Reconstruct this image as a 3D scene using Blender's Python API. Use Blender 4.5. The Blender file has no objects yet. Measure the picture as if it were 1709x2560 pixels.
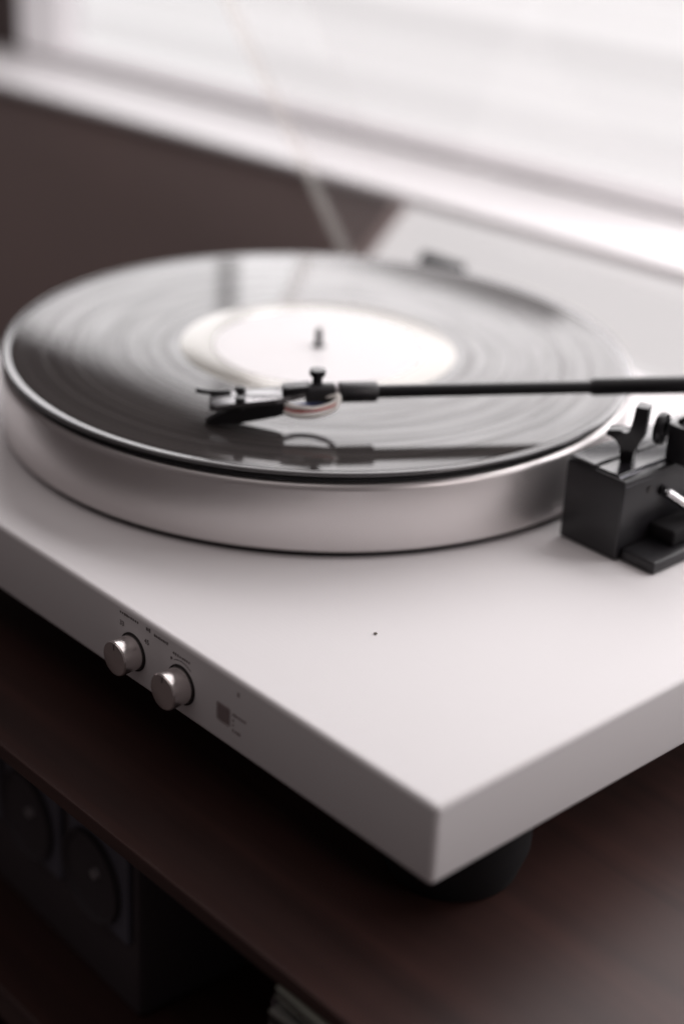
import bpy, bmesh, math, random
from mathutils import Vector, Matrix
random.seed(4)
R = math.radians
C = bpy.context.scene.collection
S = bpy.context.scene

# ------------------------------------------------------------------ camera
cd = bpy.data.cameras.new('camera')
cam = bpy.data.objects.new('camera', cd); C.objects.link(cam)
cam.location = (0.3028, -0.3377, 0.3187)
cam.rotation_euler = (R(64.5315), R(-2.6467), R(47.6139))
cd.sensor_fit = 'VERTICAL'; cd.sensor_height = 36.0; cd.sensor_width = 24.0
cd.lens = 59.7417
cd.clip_start = 0.01; cd.clip_end = 50
cd.dof.use_dof = True; cd.dof.focus_distance = 0.655; cd.dof.aperture_fstop = 2.9
S.camera = cam

# ------------------------------------------------------------------ dim room light
w = bpy.data.worlds.new('World'); S.world = w; w.use_nodes = True
bg = w.node_tree.nodes['Background']
bg.inputs[0].default_value = (1.0, 0.845, 0.85, 1); bg.inputs[1].default_value = 0.085

# window frame of reference: u runs along the wall, n points out through the window
UA = R(5)
U = Vector((math.cos(UA), math.sin(UA), 0)); N = Vector((-math.sin(UA), math.cos(UA), 0))
W0 = Vector((-0.3, 0.5, 0.0))
def wp(u, n, z): return W0 + U*u + N*n + Vector((0, 0, z))

# ------------------------------------------------------------------ daylight coming through the window, plus added fill lamps
def area(name, loc, target, sx, sy, power, col):
    l = bpy.data.lights.new(name, 'AREA'); l.shape = 'RECTANGLE'; l.size = sx; l.size_y = sy
    l.energy = power; l.color = col
    o = bpy.data.objects.new(name, l); C.objects.link(o); o.location = loc
    o.rotation_euler = (Vector(target)-Vector(loc)).to_track_quat('-Z', 'Y').to_euler()
    return o
SKY = (1.0, 0.975, 0.985)
for u0, u1, z0, z1 in ((-.47, -.139, .160, .375), (-.138, -.037, .151, .375), (-.034, .32, .060, .375), (.36, .80, .060, .375),      # lamps along the window; gaps added to break up the record's reflection
                       (-.47, -.139, .395, 1.0), (-.138, .32, .395, 1.0), (.36, .80, .395, 1.0),
                       (-.80, -.475, .130, .325), (-.80, -.475, .49, 1.0)):  # left lamps added for the record's reflection and the plinth's dim left
    L = 3.8 if u0 > -.6 else (2.9 if z1 < .4 else 6.0)
    uc, zc = (u0+u1)/2, (z0+z1)/2; nn = .080 if u0 < -.6 else .094
    area('window_daylight', wp(uc, nn, zc), wp(uc, -1.0, zc), u1-u0, z1-z0, L*math.pi*(u1-u0)*(z1-z0), SKY)
area('side_fill', (1.25, 0.35, 0.55), (0.0, 0.15, 0.0), 0.6, 0.6, 2.6, (1.0, 0.91, 0.905))  # unseen fill lamp, added to lighten the plinth's right side
area('overhead_fill', (-0.3, -0.2, 2.2), (-0.3, -0.2, 0), 2.6, 2.6, 14.0, (1.0, 0.93, 0.92))  # added overhead fill that lifts the plinth's left; no ceiling is built

S.view_settings.view_transform = 'Standard'; S.view_settings.look = 'None'
S.view_settings.exposure = 0; S.view_settings.gamma = 1; S.view_settings.use_curve_mapping = False
S.cycles.max_bounces = 10; S.cycles.transparent_max_bounces = 16
S.cycles.sample_clamp_indirect = 4.0

# ------------------------------------------------------------------ helpers
def mat(name, col=(.5,.5,.5), rough=.5, metal=0.0, spec=.5, coat=0, noise=0, nscale=60, bump=0, bscale=400, var=None):
    m = bpy.data.materials.new(name); m.use_nodes = True
    nt = m.node_tree; b = nt.nodes['Principled BSDF']
    b.inputs['Base Color'].default_value = (*col, 1)
    b.inputs['Roughness'].default_value = rough; b.inputs['Metallic'].default_value = metal
    b.inputs['Specular IOR Level'].default_value = spec; b.inputs['Coat Weight'].default_value = coat
    tc = nt.nodes.new('ShaderNodeTexCoord')
    if noise:
        n = nt.nodes.new('ShaderNodeTexNoise'); n.inputs['Scale'].default_value = nscale; n.inputs['Detail'].default_value = 6
        nt.links.new(tc.outputs['Object'], n.inputs['Vector'])
        r = nt.nodes.new('ShaderNodeMapRange'); r.inputs[3].default_value = max(0, rough-noise); r.inputs[4].default_value = min(1, rough+noise)
        nt.links.new(n.outputs['Fac'], r.inputs[0]); nt.links.new(r.outputs[0], b.inputs['Roughness'])
    if var:
        n = nt.nodes.new('ShaderNodeTexNoise'); n.inputs['Scale'].default_value = nscale; n.inputs['Detail'].default_value = 5
        nt.links.new(tc.outputs['Object'], n.inputs['Vector'])
        mx = nt.nodes.new('ShaderNodeMix'); mx.data_type = 'RGBA'
        mx.inputs[6].default_value = (*col, 1); mx.inputs[7].default_value = (*var, 1)
        nt.links.new(n.outputs['Fac'], mx.inputs[0]); nt.links.new(mx.outputs[2], b.inputs['Base Color'])
    if bump:
        n = nt.nodes.new('ShaderNodeTexNoise'); n.inputs['Scale'].default_value = bscale; n.inputs['Detail'].default_value = 3
        nt.links.new(tc.outputs['Object'], n.inputs['Vector'])
        bp = nt.nodes.new('ShaderNodeBump'); bp.inputs['Strength'].default_value = bump; bp.inputs['Distance'].default_value = 0.001
        nt.links.new(n.outputs['Fac'], bp.inputs['Height']); nt.links.new(bp.outputs[0], b.inputs['Normal'])
    return m

def glow(name, col, strength, diff=0.3):
    m = mat(name, col, .6, 0, .2)
    b = m.node_tree.nodes['Principled BSDF']
    b.inputs['Base Color'].default_value = (col[0]*diff, col[1]*diff, col[2]*diff, 1)
    b.inputs['Emission Color'].default_value = (*col, 1); b.inputs['Emission Strength'].default_value = strength
    return m

def obj(name, bm, m, parent=None, smooth=False, **props):
    me = bpy.data.meshes.new(name)
    bmesh.ops.recalc_face_normals(bm, faces=bm.faces)
    bm.to_mesh(me); bm.free()
    if m: me.materials.append(m)
    o = bpy.data.objects.new(name, me); C.objects.link(o)
    if smooth:
        for p in me.polygons: p.use_smooth = True
        try: me.set_sharp_from_angle(angle=R(smooth if smooth is not True else 35))
        except Exception: pass
    if parent: o.parent = parent
    for k, v in props.items(): o[k] = v
    return o
def thing(name, label, cat, group=None, loc=(0,0,0)):
    o = bpy.data.objects.new(name, None); C.objects.link(o); o.empty_display_size = .02
    o.location = loc; o['label'] = label; o['category'] = cat
    if group: o['group'] = group
    return o
def BM(): return bmesh.new()
def box(bm, p0, p1, M=None, bev=0, seg=2):
    x0,y0,z0 = p0; x1,y1,z1 = p1
    r = bmesh.ops.create_cube(bm, size=1)
    v = r['verts']
    bmesh.ops.scale(bm, vec=(x1-x0, y1-y0, z1-z0), verts=v)
    bmesh.ops.translate(bm, vec=((x0+x1)/2, (y0+y1)/2, (z0+z1)/2), verts=v)
    if bev:
        es = list({e for q in v for e in q.link_edges})
        rr = bmesh.ops.bevel(bm, geom=es, offset=bev, segments=seg, affect='EDGES', profile=.5)
        v = list({q for f in rr['faces'] for q in f.verts} | {q for q in v if q.is_valid})
    if M is not None: bmesh.ops.transform(bm, matrix=M, verts=v)
    return v
def lathe(bm, prof, seg=96, M=None, closed=True):
    """prof: list of (r, z) spun round Z; r = 0 ends are poles"""
    rings = []
    for r, z in prof:
        if r <= 1e-9: rings.append([bm.verts.new((0, 0, z))])
        else: rings.append([bm.verts.new((r*math.cos(2*math.pi*i/seg), r*math.sin(2*math.pi*i/seg), z)) for i in range(seg)])
    for a, b in zip(rings, rings[1:]):
        for i in range(seg):
            j = (i+1) % seg
            if len(a) == 1 and len(b) == 1: continue
            if len(a) == 1: bm.faces.new((a[0], b[i], b[j]))
            elif len(b) == 1: bm.faces.new((a[i], a[j], b[0]))
            else: bm.faces.new((a[i], a[j], b[j], b[i]))
    vs = [v for r in rings for v in r]
    if M is not None: bmesh.ops.transform(bm, matrix=M, verts=vs)
    return vs
def tube(bm, pts, rad, seg=14):
    pts = [Vector(p) for p in pts]; n = len(pts)
    rad = rad if isinstance(rad, (list, tuple)) else [rad]*n
    rings = []; up = Vector((0.13, 0.21, 0.97)).normalized()
    for i, p in enumerate(pts):
        t = (pts[min(i+1, n-1)]-pts[max(i-1, 0)]).normalized()
        a = t.cross(up)
        if a.length < .05: a = t.cross(Vector((1, 0, 0)))
        a.normalize(); b = t.cross(a)
        rings.append([bm.verts.new(p+(a*math.cos(2*math.pi*k/seg)+b*math.sin(2*math.pi*k/seg))*rad[i]) for k in range(seg)])
    for r0, r1 in zip(rings, rings[1:]):
        for k in range(seg): bm.faces.new((r0[k], r0[(k+1)%seg], r1[(k+1)%seg], r1[k]))
    bm.faces.new(rings[0]); bm.faces.new(list(reversed(rings[-1])))
def prism(bm, poly, h0, h1, M=None, bev=0):
    """poly: (a, b) points in XY extruded from h0 to h1 along Z"""
    lo = [bm.verts.new((a, b, h0)) for a, b in poly]; hi = [bm.verts.new((a, b, h1)) for a, b in poly]
    n = len(poly); fs = [bm.faces.new(list(reversed(lo))), bm.faces.new(hi)]
    for i in range(n): fs.append(bm.faces.new((lo[i], lo[(i+1)%n], hi[(i+1)%n], hi[i])))
    v = lo+hi
    if bev:
        es = list({e for f in fs for e in f.edges})
        rr = bmesh.ops.bevel(bm, geom=es, offset=bev, segments=2, affect='EDGES', profile=.5)
        v = list({q for f in rr['faces'] for q in f.verts} | {q for q in v if q.is_valid})
    if M is not None: bmesh.ops.transform(bm, matrix=M, verts=v)
    return v
def smoothpath(pts, k=6):
    pts = [Vector(p) for p in pts]; out = []
    for i in range(len(pts)-1):
        p0 = pts[max(i-1,0)]; p1 = pts[i]; p2 = pts[i+1]; p3 = pts[min(i+2,len(pts)-1)]
        for j in range(k):
            t = j/k
            out.append(.5*((2*p1)+(p2-p0)*t+(2*p0-5*p1+4*p2-p3)*t*t+(3*p1-p0-3*p2+p3)*t**3))
    out.append(pts[-1]); return out
def frame(o, ex, ey, ez):
    m = Matrix((ex, ey, ez)).transposed().to_4x4(); m.translation = Vector(o); return m
WM = frame(W0, U, N, Vector((0,0,1)))
TZ = -.066          # height of the cabinet top

# ------------------------------------------------------------------ materials
M_alu   = mat('silver_satin_paint', (.74,.715,.72), .55, 0, .4, noise=.05, nscale=900)
def brushed(m, scale, strength):
    nt = m.node_tree; b = nt.nodes['Principled BSDF']
    tc = nt.nodes.new('ShaderNodeTexCoord'); mp = nt.nodes.new('ShaderNodeMapping'); mp.inputs['Scale'].default_value = scale
    n = nt.nodes.new('ShaderNodeTexNoise'); n.inputs['Scale'].default_value = 1; n.inputs['Detail'].default_value = 4
    nt.links.new(tc.outputs['Object'], mp.inputs[0]); nt.links.new(mp.outputs[0], n.inputs['Vector'])
    bp = nt.nodes.new('ShaderNodeBump'); bp.inputs['Strength'].default_value = strength; bp.inputs['Distance'].default_value = .0004
    nt.links.new(n.outputs['Fac'], bp.inputs['Height']); nt.links.new(bp.outputs[0], b.inputs['Normal'])
brushed(M_alu, (30, 1400, 1400), .10)
M_plat  = mat('spun_aluminium', (.70,.665,.66), .34, .85, .5, noise=.04, nscale=300)
M_knob  = mat('knob_aluminium', (.74,.68,.67), .26, .9, .5)
M_black = mat('black_plastic', (.013,.012,.014), .36, 0, .5, noise=.03, nscale=500)
M_satin = mat('black_satin_plate', (.016,.015,.018), .20, 0, .8)
M_blkgl = mat('black_enamel', (.010,.0095,.011), .28, 0, .4)
M_blkmt = mat('black_rubber', (.009,.008,.009), .8, 0, .25)
M_shell = mat('grey_metal_headshell', (.20,.195,.20), .22, .85)
M_chrome= mat('chromed_steel', (.75,.74,.75), .15, 1.0)
M_label = mat('white_paper_label', (.68,.66,.665), .5, 0, .25, bump=.03, bscale=900)
M_dark  = mat('dark_recess', (.018,.014,.014), .6)
M_print = mat('dark_print', (.13,.11,.11), .6)
M_badge = mat('badge_print', (.25,.20,.20), .5)
M_red   = mat('red_wire', (.50,.035,.02), .4)
M_white = mat('white_wire', (.75,.72,.68), .4)
M_blue  = mat('blue_wire', (.03,.05,.20), .4)
M_green = mat('green_wire', (.10,.13,.09), .4)
M_wall  = mat('brown_wall_paint', (.10,.075,.072), .8, bump=.1, bscale=200)
M_sill  = mat('white_gloss_paint', (.80,.775,.785), .35, 0, .5, noise=.06, nscale=30)
M_floor = mat('dark_floor_wood', (.09,.07,.066), .6)
M_cush  = mat('brown_board_paint', (.40,.335,.325), .8, 0, .2, bump=.1, bscale=300, var=(.50,.38,.36), nscale=5)
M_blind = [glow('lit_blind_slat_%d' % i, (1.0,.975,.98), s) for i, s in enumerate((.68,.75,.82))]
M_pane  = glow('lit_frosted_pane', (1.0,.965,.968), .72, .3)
M_jamb  = glow('glowing_window_frame', (1.0,.955,.975), .30, .8)  # emission stands in for daylight falling on the jamb and rail
M_dev   = mat('dark_device_plastic', (.060,.049,.054), .6)
M_devp  = mat('slate_device_panel', (.105,.103,.130), .6)
M_cone  = mat('black_speaker_cone', (.050,.041,.046), .8)
M_trim  = mat('dull_metal_trim', (.28,.26,.27), .45, .3)
M_crumb = mat('dark_crumb', (.16,.14,.12), .9)

def wood(name, c1, c2, rough):
    m = bpy.data.materials.new(name); m.use_nodes = True; nt = m.node_tree; b = nt.nodes['Principled BSDF']
    tc = nt.nodes.new('ShaderNodeTexCoord'); mp = nt.nodes.new('ShaderNodeMapping'); mp.inputs['Scale'].default_value = (2.2, 34, 34)
    n = nt.nodes.new('ShaderNodeTexNoise'); n.inputs['Scale'].default_value = 1.6; n.inputs['Detail'].default_value = 8; n.inputs['Distortion'].default_value = .6
    nt.links.new(tc.outputs['Object'], mp.inputs[0]); nt.links.new(mp.outputs[0], n.inputs['Vector'])
    cr = nt.nodes.new('ShaderNodeValToRGB'); cr.color_ramp.elements[0].position = .32; cr.color_ramp.elements[1].position = .70
    cr.color_ramp.elements[0].color = (*c1, 1); cr.color_ramp.elements[1].color = (*c2, 1)
    nt.links.new(n.outputs['Fac'], cr.inputs[0]); nt.links.new(cr.outputs[0], b.inputs['Base Color'])
    b.inputs['Roughness'].default_value = rough; b.inputs['Specular IOR Level'].default_value = .38
    bp = nt.nodes.new('ShaderNodeBump'); bp.inputs['Strength'].default_value = .15; bp.inputs['Distance'].default_value = .001
    nt.links.new(n.outputs['Fac'], bp.inputs['Height']); nt.links.new(bp.outputs[0], b.inputs['Normal'])
    return m
M_wood = wood('dark_walnut', (.027,.0125,.0110), (.058,.025,.021), .47)

def vinyl():
    m = mat('black_vinyl', (.03,.03,.03), .1, 0, .6)
    nt = m.node_tree; b = nt.nodes['Principled BSDF']
    tc = nt.nodes.new('ShaderNodeTexCoord'); sp = nt.nodes.new('ShaderNodeSeparateXYZ'); nt.links.new(tc.outputs['Object'], sp.inputs[0])
    ln = nt.nodes.new('ShaderNodeVectorMath'); ln.operation = 'LENGTH'
    cb = nt.nodes.new('ShaderNodeCombineXYZ'); nt.links.new(sp.outputs[0], cb.inputs[0]); nt.links.new(sp.outputs[1], cb.inputs[1])
    nt.links.new(cb.outputs[0], ln.inputs[0])
    # bands of quiet and loud music: roughness and tone vary with radius only
    rad = nt.nodes.new('ShaderNodeTexNoise'); rad.noise_dimensions = '1D'; rad.inputs['Scale'].default_value = 210; rad.inputs['Detail'].default_value = 6; rad.inputs['Roughness'].default_value = .7
    nt.links.new(ln.outputs['Value'], rad.inputs['W'])
    mr = nt.nodes.new('ShaderNodeMapRange'); mr.inputs[1].default_value = .3; mr.inputs[2].default_value = .7; mr.inputs[3].default_value = .02; mr.inputs[4].default_value = .075
    nt.links.new(rad.outputs['Fac'], mr.inputs[0]); nt.links.new(mr.outputs[0], b.inputs['Roughness'])
    mc = nt.nodes.new('ShaderNodeMix'); mc.data_type = 'RGBA'; mc.inputs[6].default_value = (.020,.018,.018,1); mc.inputs[7].default_value = (.062,.055,.053,1)
    nt.links.new(rad.outputs['Fac'], mc.inputs[0]); nt.links.new(mc.outputs[2], b.inputs['Base Color'])
    ms = nt.nodes.new('ShaderNodeMapRange'); ms.inputs[1].default_value = .32; ms.inputs[2].default_value = .68; ms.inputs[3].default_value = .40; ms.inputs[4].default_value = .15
    nt.links.new(rad.outputs['Fac'], ms.inputs[0])
    # dust and broken window reflections, put into the specular along the grooves
    an = nt.nodes.new('ShaderNodeMath'); an.operation = 'ARCTAN2'; nt.links.new(sp.outputs[1], an.inputs[0]); nt.links.new(sp.outputs[0], an.inputs[1])
    ca = nt.nodes.new('ShaderNodeMath'); ca.operation = 'COSINE'; nt.links.new(an.outputs[0], ca.inputs[0])
    sa = nt.nodes.new('ShaderNodeMath'); sa.operation = 'SINE'; nt.links.new(an.outputs[0], sa.inputs[0])
    rs = nt.nodes.new('ShaderNodeMath'); rs.operation = 'MULTIPLY'; rs.inputs[1].default_value = 70; nt.links.new(ln.outputs['Value'], rs.inputs[0])
    c3 = nt.nodes.new('ShaderNodeCombineXYZ'); nt.links.new(ca.outputs[0], c3.inputs[0]); nt.links.new(sa.outputs[0], c3.inputs[1]); nt.links.new(rs.outputs[0], c3.inputs[2])
    n3 = nt.nodes.new('ShaderNodeTexNoise'); n3.inputs['Scale'].default_value = 2.2; n3.inputs['Detail'].default_value = 5; nt.links.new(c3.outputs[0], n3.inputs['Vector'])
    m3 = nt.nodes.new('ShaderNodeMapRange'); m3.inputs[1].default_value = .35; m3.inputs[2].default_value = .65; m3.inputs[3].default_value = .75; m3.inputs[4].default_value = 1.25
    nt.links.new(n3.outputs['Fac'], m3.inputs[0])
    mm = nt.nodes.new('ShaderNodeMath'); mm.operation = 'MULTIPLY'; nt.links.new(ms.outputs[0], mm.inputs[0]); nt.links.new(m3.outputs[0], mm.inputs[1])
    nt.links.new(mm.outputs[0], b.inputs['Specular IOR Level'])
    # fine grooves
    g = nt.nodes.new('ShaderNodeMath'); g.operation = 'MULTIPLY'; g.inputs[1].default_value = 9000; nt.links.new(ln.outputs['Value'], g.inputs[0])
    s = nt.nodes.new('ShaderNodeMath'); s.operation = 'SINE'; nt.links.new(g.outputs[0], s.inputs[0])
    bp = nt.nodes.new('ShaderNodeBump'); bp.inputs['Strength'].default_value = .006; bp.inputs['Distance'].default_value = .0002
    nt.links.new(s.outputs[0], bp.inputs['Height']); nt.links.new(bp.outputs[0], b.inputs['Normal'])
    return m
M_vinyl = vinyl()
M_dead = mat('smooth_vinyl', (.22,.205,.18), .15, .25, .8)

def acrylic(name, tint, haze, hazecol=(.8,.78,.78)):
    m = bpy.data.materials.new(name); m.use_nodes = True; nt = m.node_tree; nt.nodes.clear()
    out = nt.nodes.new('ShaderNodeOutputMaterial')
    t = nt.nodes.new('ShaderNodeBsdfTransparent'); t.inputs[0].default_value = (*tint, 1)
    gl = nt.nodes.new('ShaderNodeBsdfGlossy'); gl.inputs['Roughness'].default_value = .04
    lw = nt.nodes.new('ShaderNodeLayerWeight'); lw.inputs[0].default_value = .5
    pw = nt.nodes.new('ShaderNodeMath'); pw.operation = 'POWER'; pw.inputs[1].default_value = 5; nt.links.new(lw.outputs['Facing'], pw.inputs[0])
    fr = nt.nodes.new('ShaderNodeMath'); fr.operation = 'MULTIPLY_ADD'; fr.inputs[1].default_value = .22; fr.inputs[2].default_value = .012; nt.links.new(pw.outputs[0], fr.inputs[0])
    m1 = nt.nodes.new('ShaderNodeMixShader'); nt.links.new(fr.outputs[0], m1.inputs[0]); nt.links.new(t.outputs[0], m1.inputs[1]); nt.links.new(gl.outputs[0], m1.inputs[2])
    tr = nt.nodes.new('ShaderNodeBsdfTranslucent'); tr.inputs[0].default_value = (*hazecol, 1)
    m2 = nt.nodes.new('ShaderNodeMixShader'); m2.inputs[0].default_value = haze
    nt.links.new(m1.outputs[0], m2.inputs[1]); nt.links.new(tr.outputs[0], m2.inputs[2]); nt.links.new(m2.outputs[0], out.inputs[0])
    return m
M_acr  = acrylic('clear_acrylic', (.985,.98,.98), .018)
M_rim  = acrylic('acrylic_edge', (.955,.945,.94), .07, (.7,.69,.66))

# ------------------------------------------------------------------ the room: floor and wall round the window
bm = BM(); box(bm, (-4, -3, -.66), (3, 1.5, -.62)); obj('floor', bm, M_floor, kind='structure')
bm = BM()
box(bm, (-2.6, .085, -.62), (-.752, .16, 1.6), WM)                 # left of the window
box(bm, (-.752, .085, .328), (-.475, .16, .48), WM)                # cross piece between the low and the upper light
box(bm, (-.752, .085, 1.02), (-.475, .16, 1.6), WM)
box(bm, (1.5, .085, -.62), (2.4, .16, 1.6), WM)
box(bm, (-.475, .085, 1.12), (1.5, .16, 1.6), WM)
obj('wall', bm, M_wall, kind='structure')

# window: jamb, deep sill, lower pane
win = thing('window', 'bright white window with a deep sill and frosted lower pane behind the turntable', 'window', loc=tuple(wp(0,.05,0)))
def wpart(name, bm, m, parent=win, **k):
    o = obj(name, bm, m, parent, **k); o.matrix_parent_inverse = Matrix.Translation(-win.location); return o
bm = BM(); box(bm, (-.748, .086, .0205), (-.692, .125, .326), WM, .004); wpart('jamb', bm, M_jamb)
bm = BM(); box(bm, (-1.15, -.012, .011), (1.5, .086, .0195), WM, .004, 3); wpart('sill', bm, M_sill)
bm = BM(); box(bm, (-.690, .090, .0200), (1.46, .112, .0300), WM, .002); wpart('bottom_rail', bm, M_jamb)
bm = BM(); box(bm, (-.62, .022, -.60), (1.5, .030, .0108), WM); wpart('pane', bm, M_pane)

# slatted blind hanging in the window
blind = thing('window_blind', 'closed white slatted blind glowing with daylight above the window sill', 'window blind', loc=tuple(wp(0,.11,0)))
def bpart(name, bm, m):
    o = obj(name, bm, m, blind); o.matrix_parent_inverse = Matrix.Translation(-blind.location); return o
z = .036; k = 0
base = {}
while z < 1.10:
    u0, u1 = (-.686, 1.45) if z < .30 else (-.47, 1.45)
    bm = BM()
    T = WM @ Matrix.Translation((0, .108, z+.014)) @ Matrix.Rotation(R(14), 4, 'X')
    box(bm, (u0, -.0012, -.0155), (u1, .0012, .0155), T)
    bpart('slat', bm, random.choice(M_blind)); z += .028; k += 1
bm = BM(); box(bm, (-.688, .100, .0305), (1.45, .114, .0352), WM, .002); bpart('bottom_bar', bm, M_blind[1])

# dark brown board under the left part of the sill
bm = BM()
prism(bm, [(-1.15, -.61), (-.276, -.61), (-.276, -.072), (-.2135, .0105), (-1.15, .0105)], -.018, .004, WM @ Matrix.Rotation(R(90), 4, 'X'), .002)
obj('board', bm, M_cush, smooth=50, label='dark grey brown board under the left part of the window sill, behind the turntable', category='board')

# ------------------------------------------------------------------ cabinet the turntable stands on
cab = thing('cabinet', 'dark walnut media cabinet with an open shelf under the turntable', 'cabinet', loc=(.07,.2,-.62))
def cpart(name, bm, m=M_wood, **k):
    o = obj(name, bm, m, cab, **k); o.matrix_parent_inverse = Matrix.Translation(-cab.location); return o
bm = BM()
bk = [wp(1.2, .012, 0), wp(-.135, .012, 0)]
prism(bm, [(-.475, -.037), (.62, -.037), (bk[0].x, bk[0].y), (bk[1].x, bk[1].y)], TZ-.007, TZ, bev=.0007); cpart('top_board', bm)
bm = BM(); box(bm, (-.452, -.028, -.232), (.58, .33, -.214), bev=.0015); cpart('shelf', bm)
for x in (-.473, .56): bm = BM(); box(bm, (x, -.032, -.62), (x+.02, .33, TZ-.0075), bev=.0015); cpart('side_panel', bm)
bm = BM(); box(bm, (-.452, .331, -.62), (.56, .341, TZ-.0075)); cpart('back_panel', bm)

# dark twin speaker unit on the shelf
dev = thing('speaker_unit', 'dark twin speaker unit with round cones on the shelf below the turntable', 'speaker', loc=(-.25,.06,-.2135))
DM = frame((-.179, .004, -.2135), Vector((math.cos(R(-3)), math.sin(R(-3)), 0)), Vector((-math.sin(R(-3)), math.cos(R(-3)), 0)), Vector((0,0,1)))
def dpart(name, bm, m, parent=None, **k):
    o = obj(name, bm, m, parent or dev, **k); o.matrix_parent_inverse = Matrix.Translation(-dev.location) if not parent else parent.matrix_parent_inverse.copy().inverted() @ parent.matrix_parent_inverse; return o
bm = BM(); box(bm, (-.25, .004, 0), (.006, .12, .104), DM, .004); dpart('body', bm, M_dev, smooth=True)
bm = BM(); box(bm, (-.245, -.0005, .094), (.0045, .0045, .0975), DM, .001); dpart('top_trim', bm, M_trim)
for cx in (-.022, -.078, -.134, -.190):
    bm = BM(); box(bm, (cx-.024, .001, .040), (cx+.024, .0045, .090), DM, .0015); p = dpart('front_panel', bm, M_devp)
    bm = BM()
    RM = DM @ Matrix.Translation((cx-.003, .001, .062)) @ Matrix.Rotation(R(90), 4, 'X')
    lathe(bm, [(0,.0012),(.006,.0014),(.010,.0006),(.0195,.0008),(.0212,.0030),(.0222,.0030),(.0225,-.0005)], 40, RM)
    dpart('cone', bm, M_cone, smooth=True)
    bm = BM(); lathe(bm, [(0,.0035),(.0022,.003),(.003,.0008)], 16, RM @ Matrix.Translation((.004,.004,0))); dpart('dust_cap', bm, M_trim, smooth=True)

# two slim cases poking out at the bottom edge
for i, (p, rz, c, c2, th, lab) in enumerate((
    ((-.0330, -.0370, -.0791), -2, (.36,.37,.31), (.26,.265,.23), .0045, 'pale green slim case on top of the pile at the bottom edge'),
    ((-.0260, -.034, -.0854), 0, (.012,.011,.012), (.016,.014,.014), .0061, 'black case in the middle of the pile at the bottom edge'),
    ((-.0350, -.0380, -.0933), 4, (.22,.25,.24), (.10,.055,.035), .0077, 'dark grey green slim case lowest in the pile at the bottom edge'))):
    t = thing('record_case', lab, 'case', 'slim cases in the cabinet', loc=p)
    mm = mat('case_cover_%d' % i, c, .5, var=c2, nscale=25)
    t.rotation_euler = (0, 0, R(rz))
    for nm, a, b in (('cover', 0, .2), ('sleeve', .24, .76), ('cover', .8, 1)):
        bm = BM(); box(bm, (0, 0, a*th), (.060 if nm == 'cover' else .057, .09, b*th), None, .0003)
        obj(nm, bm, mm if nm == 'cover' else M_dark, t)
# a pile of dark boxes that carries them
pile = thing('storage_box', 'black box on the shelf carrying the slim cases', 'box', loc=(-.03,.03,-.2135))
bm = BM(); box(bm, (-.024, -.052, 0), (.12, .10, .1131), None, .003); obj('body', bm, M_dev, pile)
bm = BM(); box(bm, (-.020, -.051, .1134), (.122, .102, .1200), None, .002); obj('lid', bm, M_dev, pile)

# ------------------------------------------------------------------ turntable
tt = thing('turntable', 'silver belt drive turntable with black tonearm and raised clear dust cover', 'turntable', loc=(-.22,.186,TZ))
TI = Matrix.Translation(-tt.location)
def part(name, bm, m, parent=tt, **k):
    o = obj(name, bm, m, parent, **k)
    if parent is tt: o.matrix_parent_inverse = TI
    return o
PX, PY = -.2672, .1847
PW, PD, PH = .440, .372, .0315
bm = BM(); box(bm, (-PW, 0, -PH), (0, PD, 0), None, .0022, 5); part('plinth', bm, M_alu, smooth=40)
bm = BM(); box(bm, (-PW+.006, .006, -PH-.0030), (-.006, PD-.006, -PH+.0005)); part('underside', bm, M_blkmt)
for x, y in ((-.036,.050), (-.404,.050), (-.036,.322), (-.404,.322)):
    bm = BM(); lathe(bm, [(0,TZ),(.0235,TZ),(.0245,TZ+.001),(.0285,TZ+.013),(.0285,-PH-.0029)], 48, Matrix.Translation((x,y,0)))
    part('foot', bm, M_blkmt, smooth=True)

# control knobs on the front edge
for x, z, r in ((-.1644,-.0176,.0074), (-.1338,-.0178,.0076)):
    KM = Matrix.Translation((x,0,z)) @ Matrix.Rotation(R(90), 4, 'X')
    bm = BM(); lathe(bm, [(r+.0006,-.0006),(r+.0006,.0004),(r-.0001,.0006),(r-.0001,-.0006)], 64, KM); ring = part('knob_recess', bm, M_dark, smooth=True)
    bm = BM(); lathe(bm, [(r-.0003,-.0004),(r-.0002,.0085),(r-.0006,.0091),(r-.0010,.0092),(0,.0092)], 72, KM)
    kn = part('control_knob', bm, M_knob, smooth=30)
    bm = BM(); box(bm, (x-.0003, -.00935, z+r-.0034), (x+.0003, -.0088, z+r-.0008)); q = part('pointer', bm, M_print, kn); q.matrix_parent_inverse = TI.inverted() @ TI
    q.matrix_parent_inverse = Matrix.Identity(4)

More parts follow.
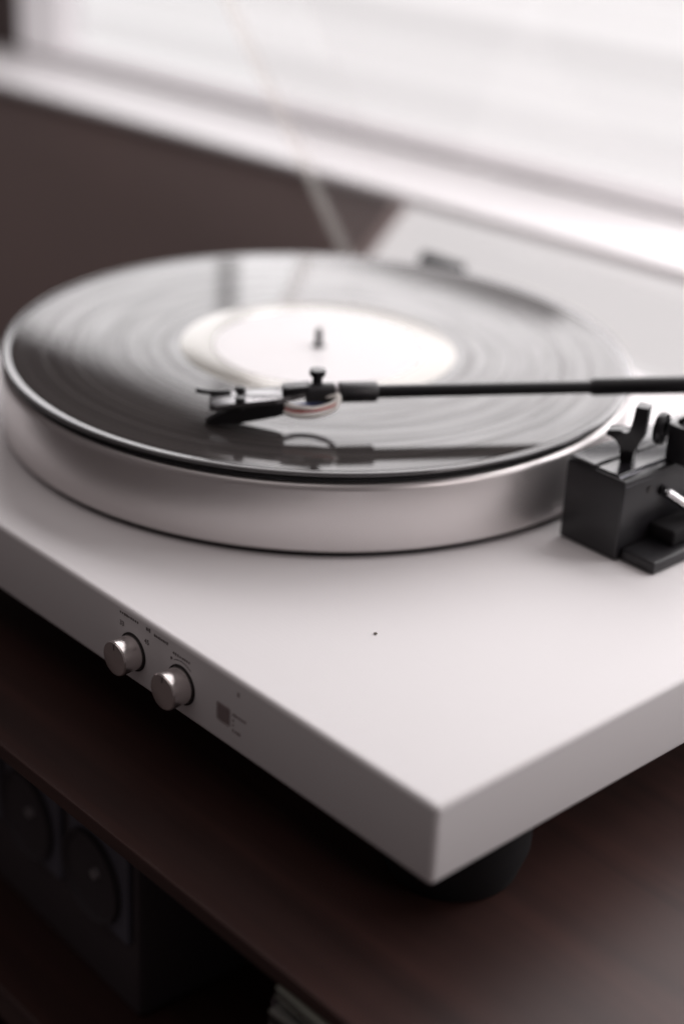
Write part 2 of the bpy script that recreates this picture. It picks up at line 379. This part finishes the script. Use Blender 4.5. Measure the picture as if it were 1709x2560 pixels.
# print on the front edge
def text(name, s, size, x, z, m=M_print):
    cu = bpy.data.curves.new(name, 'FONT'); cu.body = s; cu.size = size; cu.align_x = 'CENTER'; cu.align_y = 'CENTER'; cu.extrude = .00005
    tmp = bpy.data.objects.new(name, cu); C.objects.link(tmp); bpy.context.view_layer.update()
    me = bpy.data.meshes.new_from_object(tmp.evaluated_get(bpy.context.evaluated_depsgraph_get()))
    bpy.data.objects.remove(tmp)
    o = bpy.data.objects.new(name, me); C.objects.link(o); me.materials.clear(); me.materials.append(m)
    me.transform(Matrix.Translation((x, -.00012, z)) @ Matrix.Rotation(R(90), 4, 'X'))
    o.parent = tt; o.matrix_parent_inverse = TI; return o
text('printed_number', '33', .0030, -.1716, -.0080)
text('printed_number', '45', .0030, -.1555, -.0092)
def dashes(name, x0, x1, z, h, m=M_print, n=8):
    bm = BM(); st = (x1-x0)/n
    for i in range(n):
        a = x0+st*i; hh = h*random.uniform(.65, 1)
        box(bm, (a+st*.12, -.00012, z-hh/2), (a+st*random.uniform(.6,.88), .0002, z+hh/2))
    return part(name, bm, m)
dashes('printed_lettering', -.1730, -.1605, -.0033, .0011, n=9)
dashes('printed_lettering', -.1560, -.1530, -.0034, .0018, n=3)
dashes('printed_lettering', -.1510, -.1420, -.0040, .0013, n=8)
dashes('printed_lettering', -.1392, -.1283, -.0062, .0012, n=8)
bm = BM(); n = 20
for i in range(n):
    a0 = R(118-62*i/n); a1 = R(118-62*(i+1)/n)
    vs = [(-.1338+math.cos(a)*r_, -.00012, -.0178+math.sin(a)*r_) for a, r_ in ((a0,.0098),(a1,.0098),(a1,.0101+.0002*i/n),(a0,.0101+.0002*i/n))]
    bm.faces.new([bm.verts.new(v) for v in vs])
part('printed_arc', bm, M_print)
bm = BM(); lathe(bm, [(0,.00012),(.0006,.00012),(.0006,-.0002)], 16, Matrix.Translation((-.1400,0,-.0090)) @ Matrix.Rotation(R(90),4,'X')); part('printed_dot', bm, M_print)
bm = BM(); box(bm, (-.1126, -.00015, -.0222), (-.1046, .0003, -.0142), None, .0011, 3)
for v in bm.verts: v.co.y = max(-.00015, min(.0003, v.co.y))
part('printed_badge', bm, M_badge)
dashes('printed_lettering', -.1034, -.0955, -.0158, .0013, M_badge, 8)
for zz in (-.0182, -.0203): dashes('printed_lettering', -.1034, -.1022, zz, .0011, M_badge, 1)
dashes('printed_lettering', -.1034, -.0985, -.0226, .0014, M_badge, 4)
bm = BM(); box(bm, (-.1008, -.00012, -.0070), (-.0998, .0002, -.0052)); part('printed_mark', bm, M_badge)

# platter, mat and spindle
PM = Matrix.Translation((PX, PY, 0))
bm = BM(); lathe(bm, [(0,.0022),(.1480,.0022),(.1492,.0030),(.1500,.0042),(.1500,.0308),(.1496,.0322),(.1486,.0334),(.1472,.0342),(0,.0342)], 256, PM); pl = part('platter', bm, M_plat, smooth=28)
bm = BM(); lathe(bm, [(0,.0343),(.1462,.0343),(.1490,.0346),(.1493,.0350),(.1493,.0364),(.1488,.0370),(0,.0370)], 200, PM)
mt = part('slipmat', bm, M_blkmt, pl, smooth=28)
bm = BM(); lathe(bm, [(.1466,-.0004),(.1466,.0021)], 200, PM); part('platter_gap', bm, M_blkmt, smooth=True)
bm = BM(); lathe(bm, [(.0034,.0371),(.0034,.0392),(.0018,.0396),(.0017,.0460),(.0011,.0478),(0,.0482)], 32, PM); part('spindle', bm, M_blkgl, smooth=True)

# tonearm base block, ledge and arm rest
base = BM(); box(base, (-.1085, .1835, .0002), (-.0775, .345, .0365), None, .0012, 3); blk = part('tonearm_base', base, M_black, smooth=40)
bm = BM(); box(bm, (-.0932, .1850, .0367), (-.0820, .340, .0376), None, .0003); part('base_cover', bm, M_satin)
bm = BM(); box(bm, (-.1079, .1842, .0368), (-.0940, .340, .0384), None, .0006); part('base_cover', bm, M_satin)
bm = BM(); prism(bm, [(.0002,.0),(.0064,.0),(.0064,-.0006),(.0070,-.0006)], 0, 1); bm.free()
bm = BM(); box(bm, (-.0772, .1862, .0002), (-.0595, .330, .0058), None, .0010, 3); part('base_ledge', bm, M_black, smooth=40)
bm = BM(); box(bm, (-.0772, .2040, .0060), (-.0640, .330, .0130), None, .0012, 3); part('base_step', bm, M_blkmt, smooth=40)
# chamfer strip along the upper right edge of the block
bm = BM(); v = [(-.0815,.1850,.0371),(-.0774,.1850,.0338),(-.0774,.3300,.0338),(-.0815,.3300,.0371),
                (-.0815,.1850,.0366),(-.0778,.1850,.0333),(-.0778,.3300,.0333),(-.0815,.3300,.0366)]
V = [bm.verts.new(q) for q in v]
for f in ((0,1,2,3),(7,6,5,4),(0,4,5,1),(1,5,6,2),(2,6,7,3),(3,7,4,0)): bm.faces.new([V[i] for i in f])
part('edge_strip', bm, mat('grey_satin_strip', (.13,.13,.15), .35, .3))
# arm rest: pedestal, low lip and tall prong
AX = frame((-.0905, .2010, .0366), Vector((.90,.436,0)), Vector((-.436,.90,0)), Vector((0,0,1)))
bm = BM()
prism(bm, [(-.0026,0),(.0026,0),(.0027,.0070),(.0042,.0105),(.0062,.0130),(.0069,.0262),(.0014,.0262),(.0006,.0155),(-.0004,.0140),(-.0022,.0137),(-.0034,.0148),(-.0094,.0140),(-.0097,.0116),(-.0050,.0106),(-.0028,.0075)],
      -.0036, .0036, AX @ Matrix.Rotation(R(90),4,'X'), .0004)
part('arm_rest', bm, M_blkgl, smooth=30)
# cueing lift bracket with its round eye, behind the arm rest
bm = BM(); lathe(bm, [(.0036,-.0016),(.0066,-.0016),(.0072,0),(.0066,.0016),(.0036,.0016),(.0036,-.0016)], 40, frame((-.0840,.2130,.0510), Vector((-.3,.954,0)), Vector((0,0,1)), Vector((.954,.3,0))))
part('cueing_ring', bm, M_blkgl, smooth=40)
bm = BM(); box(bm, (-.0825, .2150, .0366), (-.0660, .2270, .0535), Matrix.Translation((0,0,0)), .0015, 2)
part('cueing_bracket', bm, M_black, smooth=40)
bm = BM(); tube(bm, [(-.080,.220,.0535),(-.075,.220,.0580),(-.068,.2215,.0530)], .0014, 10); part('cueing_hook', bm, M_blkgl, smooth=True)
for y, z in ((.2010,.0285), (.2300,.0285)):
    bm = BM(); tube(bm, [(-.0777,y,z), (-.0770,y,z)], .0016, 18); sc = part('screw', bm, M_dark, smooth=40)
bm = BM(); tube(bm, [(-.0775,.2090,.0262),(-.0760,.2105,.0258)], .0022, 16); part('lever_socket', bm, M_blkmt, smooth=True)
bm = BM(); tube(bm, smoothpath([(-.0762,.2100,.0262),(-.0745,.2135,.0235),(-.0690,.2230,.0165),(-.062,.236,.0120)]), [.0010]*3+[.0021]*16, 14); part('cueing_lever', bm, M_chrome, smooth=True)

# tonearm: straight black tube, collar, headshell, cartridge and leads
f = Vector((-.537,-.8435,0)).normalized()
e2 = Vector((f.y, -f.x, 0))                      # towards the record's centre
A0 = Vector((-.1945, .1180, .0535))
HM = frame(A0, f, e2, Vector((0,0,1)))
def arm_pt(t, a=0, b=0): return A0 + f*t + e2*a + Vector((0,0,b))
arm_root = bpy.data.objects.new('tonearm', None)
bm = BM(); tube(bm, [arm_pt(-.026), arm_pt(-.1215)], .0029, 24); tube(bm, [arm_pt(-.121), arm_pt(-.1225), arm_pt(-.192)], [.0029,.0039,.0042], 24)
ta = part('tonearm', bm, M_blkgl, smooth=40)
def apart(name, bm, m, **k): return obj(name, bm, m, ta, **k)
bm = BM(); tube(bm, [arm_pt(.0045), arm_pt(-.0075)], .0043, 24); apart('headshell_socket', bm, M_black, smooth=40)
bm = BM(); tube(bm, [arm_pt(-.0076), arm_pt(-.0094)], .0036, 24); apart('collar_ring', bm, M_trim, smooth=40)
bm = BM(); tube(bm, [arm_pt(-.0095), arm_pt(-.0100), arm_pt(-.0255), arm_pt(-.0262)], [.0040,.0045,.0045,.0040], 24); apart('collar', bm, M_black, smooth=40)
bm = BM(); lathe(bm, [(.0022,.003),(.0022,.0066),(.0034,.0074),(.0036,.0088),(.0034,.0100),(0,.0104)], 28, Matrix.Translation(arm_pt(-.0005,.0015,0))); apart('lock_screw', bm, M_blkgl, smooth=40)
HT = HM @ Matrix.Rotation(R(7), 4, 'Z') @ Matrix.Rotation(R(8.0), 4, 'Y') @ Matrix.Diagonal((1.07,1,1,1))
bm = BM(); box(bm, (.002,-.0040,.0012), (.0135,.0040,.0046), HT, .0008); apart('headshell_neck', bm, M_black, smooth=40)
bm = BM(); prism(bm, [(.003,-.0036),(.010,-.0052),(.016,-.0078),(.040,-.0080),(.0425,-.0062),(.0425,.0062),(.040,.0080),(.016,.0078),(.010,.0052),(.003,.0036)], -.0004, .0018, HT, .0004); apart('headshell', bm, M_shell, smooth=30)
for t_, a_ in ((.0300,.0062), (.0300,-.0062)):
    bm = BM(); lathe(bm, [(0,-.0015),(.0011,-.0015),(.0011,.0019),(.0021,.0019),(.0021,.0034),(.0014,.0040),(0,.0040)], 20, HT @ Matrix.Translation((t_,a_,0))); apart('mounting_screw', bm, M_blkgl, smooth=40)
bm = BM(); tube(bm, [HT @ Vector(q) for q in smoothpath([(.034,.0062,.0018),(.0400,.0070,.0022),(.0440,.0076,.0028),(.0478,.0080,.0040)], 5)], .0011, 10); apart('finger_lift', bm, M_blkgl, smooth=True)
bm = BM(); prism(bm, [(.0130,-.0006),(.0300,-.0008),(.0375,-.0034),(.0450,-.0068),(.0448,-.0078),(.0330,-.0078),(.0170,-.0068),(.0130,-.0058)], -.0068, .0068,
               HT @ Matrix(((1,0,0,0),(0,0,1,0),(0,1,0,0),(0,0,0,1))), .0006)
for v in bm.verts:
    q = HT.inverted() @ v.co
    if q.x > .036: q.y *= .40; v.co = HT @ q
apart('cartridge', bm, M_blkgl, smooth=30)
bm = BM(); tube(bm, [HT @ Vector(q) for q in ((.036,0,-.0070),(.0430,0,-.0086))], [.0006,.0003], 8); apart('stylus', bm, M_chrome)
for i, (a_, b_, mm, sag) in enumerate(((-.0050,-.0018,M_white,-.0042), (-.0058,-.0034,M_red,-.0046), (-.0010,-.0030,M_white,-.0058), (.0020,-.0050,M_blue,-.0072), (-.0064,-.0046,M_white,-.0066))):
    side = -1 if a_ < 0.002 else 1
    pts = [HT @ Vector(q) for q in smoothpath([(.0135,a_,b_),(.0085,a_+.0020*side,b_+sag*.25),(.0010,a_+.0030*side,sag),(-.0060,a_*.9+.0012*side,sag*.85),(-.0086,a_*.6,sag*.35),(-.0064,a_*.45,-.0012),(.0035,a_*.4,-.001)], 6)]
    bm = BM(); tube(bm, pts, .0006 if mm == M_red else .00110, 10); o = apart('lead_wire', bm, mm, smooth=True)
    o['label'] = {M_white: 'white lead wire', M_red: 'red lead wire', M_green: 'green lead wire', M_blue: 'blue lead wire'}[mm]
bm = BM(); tube(bm, [arm_pt(-.1925), arm_pt(-.197)], .0100, 28); apart('pivot_housing', bm, M_blkgl, smooth=40)
bm = BM(); tube(bm, [arm_pt(-.1975), arm_pt(-.215)], .0050, 20); apart('rear_stub', bm, M_blkgl, smooth=40)
bm = BM(); tube(bm, [arm_pt(-.2155), arm_pt(-.245)], .0150, 32); apart('counterweight', bm, M_black, smooth=40)
bm = BM(); lathe(bm, [(0,.0005),(.020,.0005),(.020,.006),(.012,.008),(.012,.0430),(0,.0430)], 40, Matrix.Translation(arm_pt(-.1947,0,-.0535))); part('pivot_post', bm, M_black, smooth=40)

# dust cover, swung up on its rear hinges
HY = PD - .008
LT = Matrix.Translation((0, HY, .0045)) @ Matrix.Rotation(R(-58.5), 4, 'X')      # closed cover lies along -Y; swing it up
ld, lh, lt = .362, .052, .003
bm = BM(); box(bm, (-PW-.0045, -ld, lh), (.0045, 0, lh+lt), LT, .0006); cov = part('dust_cover', bm, M_acr)
def lpart(name, bm, m): return obj(name, bm, m, cov)
for x in (-PW-.0045, .0045-lt):
    bm = BM(); box(bm, (x, -ld+lt, .0033), (x+lt, -lt, lh-.0003), LT); lpart('side_wall', bm, M_acr)
    bm = BM(); x0 = x if x < -.1 else x-.0085
    box(bm, (x0, -ld+.001, 0), (x0+.0115, -.001, .0030), LT, .0008); lpart('rim', bm, M_rim)
bm = BM(); box(bm, (-PW-.0045, -ld, .0033), (.0045, -ld+lt-.0003, lh-.0003), LT); lpart('front_wall', bm, M_acr)
bm = BM(); box(bm, (-PW-.0045, -lt+.0003, .0033), (.0045, 0, lh-.0003), LT); lpart('back_wall', bm, M_acr)
for x in (-.372, -.068):
    bm = BM(); box(bm, (x-.016, PD-.006, .0004), (x+.016, PD+.012, .0170), None, .002, 3)
    tube(bm, [(x-.015, PD+.006, .0185), (x+.015, PD+.006, .0185)], .0048, 20)
    part('hinge', bm, M_black, smooth=40)

# ------------------------------------------------------------------ record
rec = thing('vinyl_record', 'glossy black vinyl record with white paper label lying on the platter', 'record', loc=(PX, PY, .0371))
ZR = .0015
bm = BM(); lathe(bm, [(.0037,0),(.1458,0),(.1458,ZR),(.0665,ZR),(.0037,ZR)], 256)
rb = obj('disc', bm, M_vinyl, rec, smooth=25)
bm = BM(); lathe(bm, [(.1459,0),(.1494,0),(.1503,.0005),(.1505,.0011),(.1503,.0017),(.1498,.00200),(.1491,.00208),(.1482,.00200),(.1470,.00178),(.1459,ZR)], 256)
obj('edge_bead', bm, mat('glossy_edge_bead', (.09,.086,.088), .14, .18, .7), rec, smooth=25)
bm = BM(); lathe(bm, [(.0505,ZR+.00005),(.0505,ZR+.00018),(.0655,ZR+.00018),(.0662,ZR+.00005)], 160); obj('run_out_ring', bm, M_dead, rec, smooth=25)
bm = BM(); lathe(bm, [(.0037,ZR+.00005),(.0037,ZR+.00030),(.0500,ZR+.00030),(.0504,ZR+.00005)], 128); obj('paper_label', bm, M_label, rec, smooth=25)

# ------------------------------------------------------------------ crumb
bm = BM(); bmesh.ops.create_icosphere(bm, subdivisions=2, radius=.00065)
for v in bm.verts: v.co *= random.uniform(.75,1.2); v.co.z *= .55; v.co.x *= 1.3
obj('crumb', bm, M_crumb, label='tiny dark crumb lying on the bare silver plinth top', category='crumb').location = (-.0946, .0621, .0004)
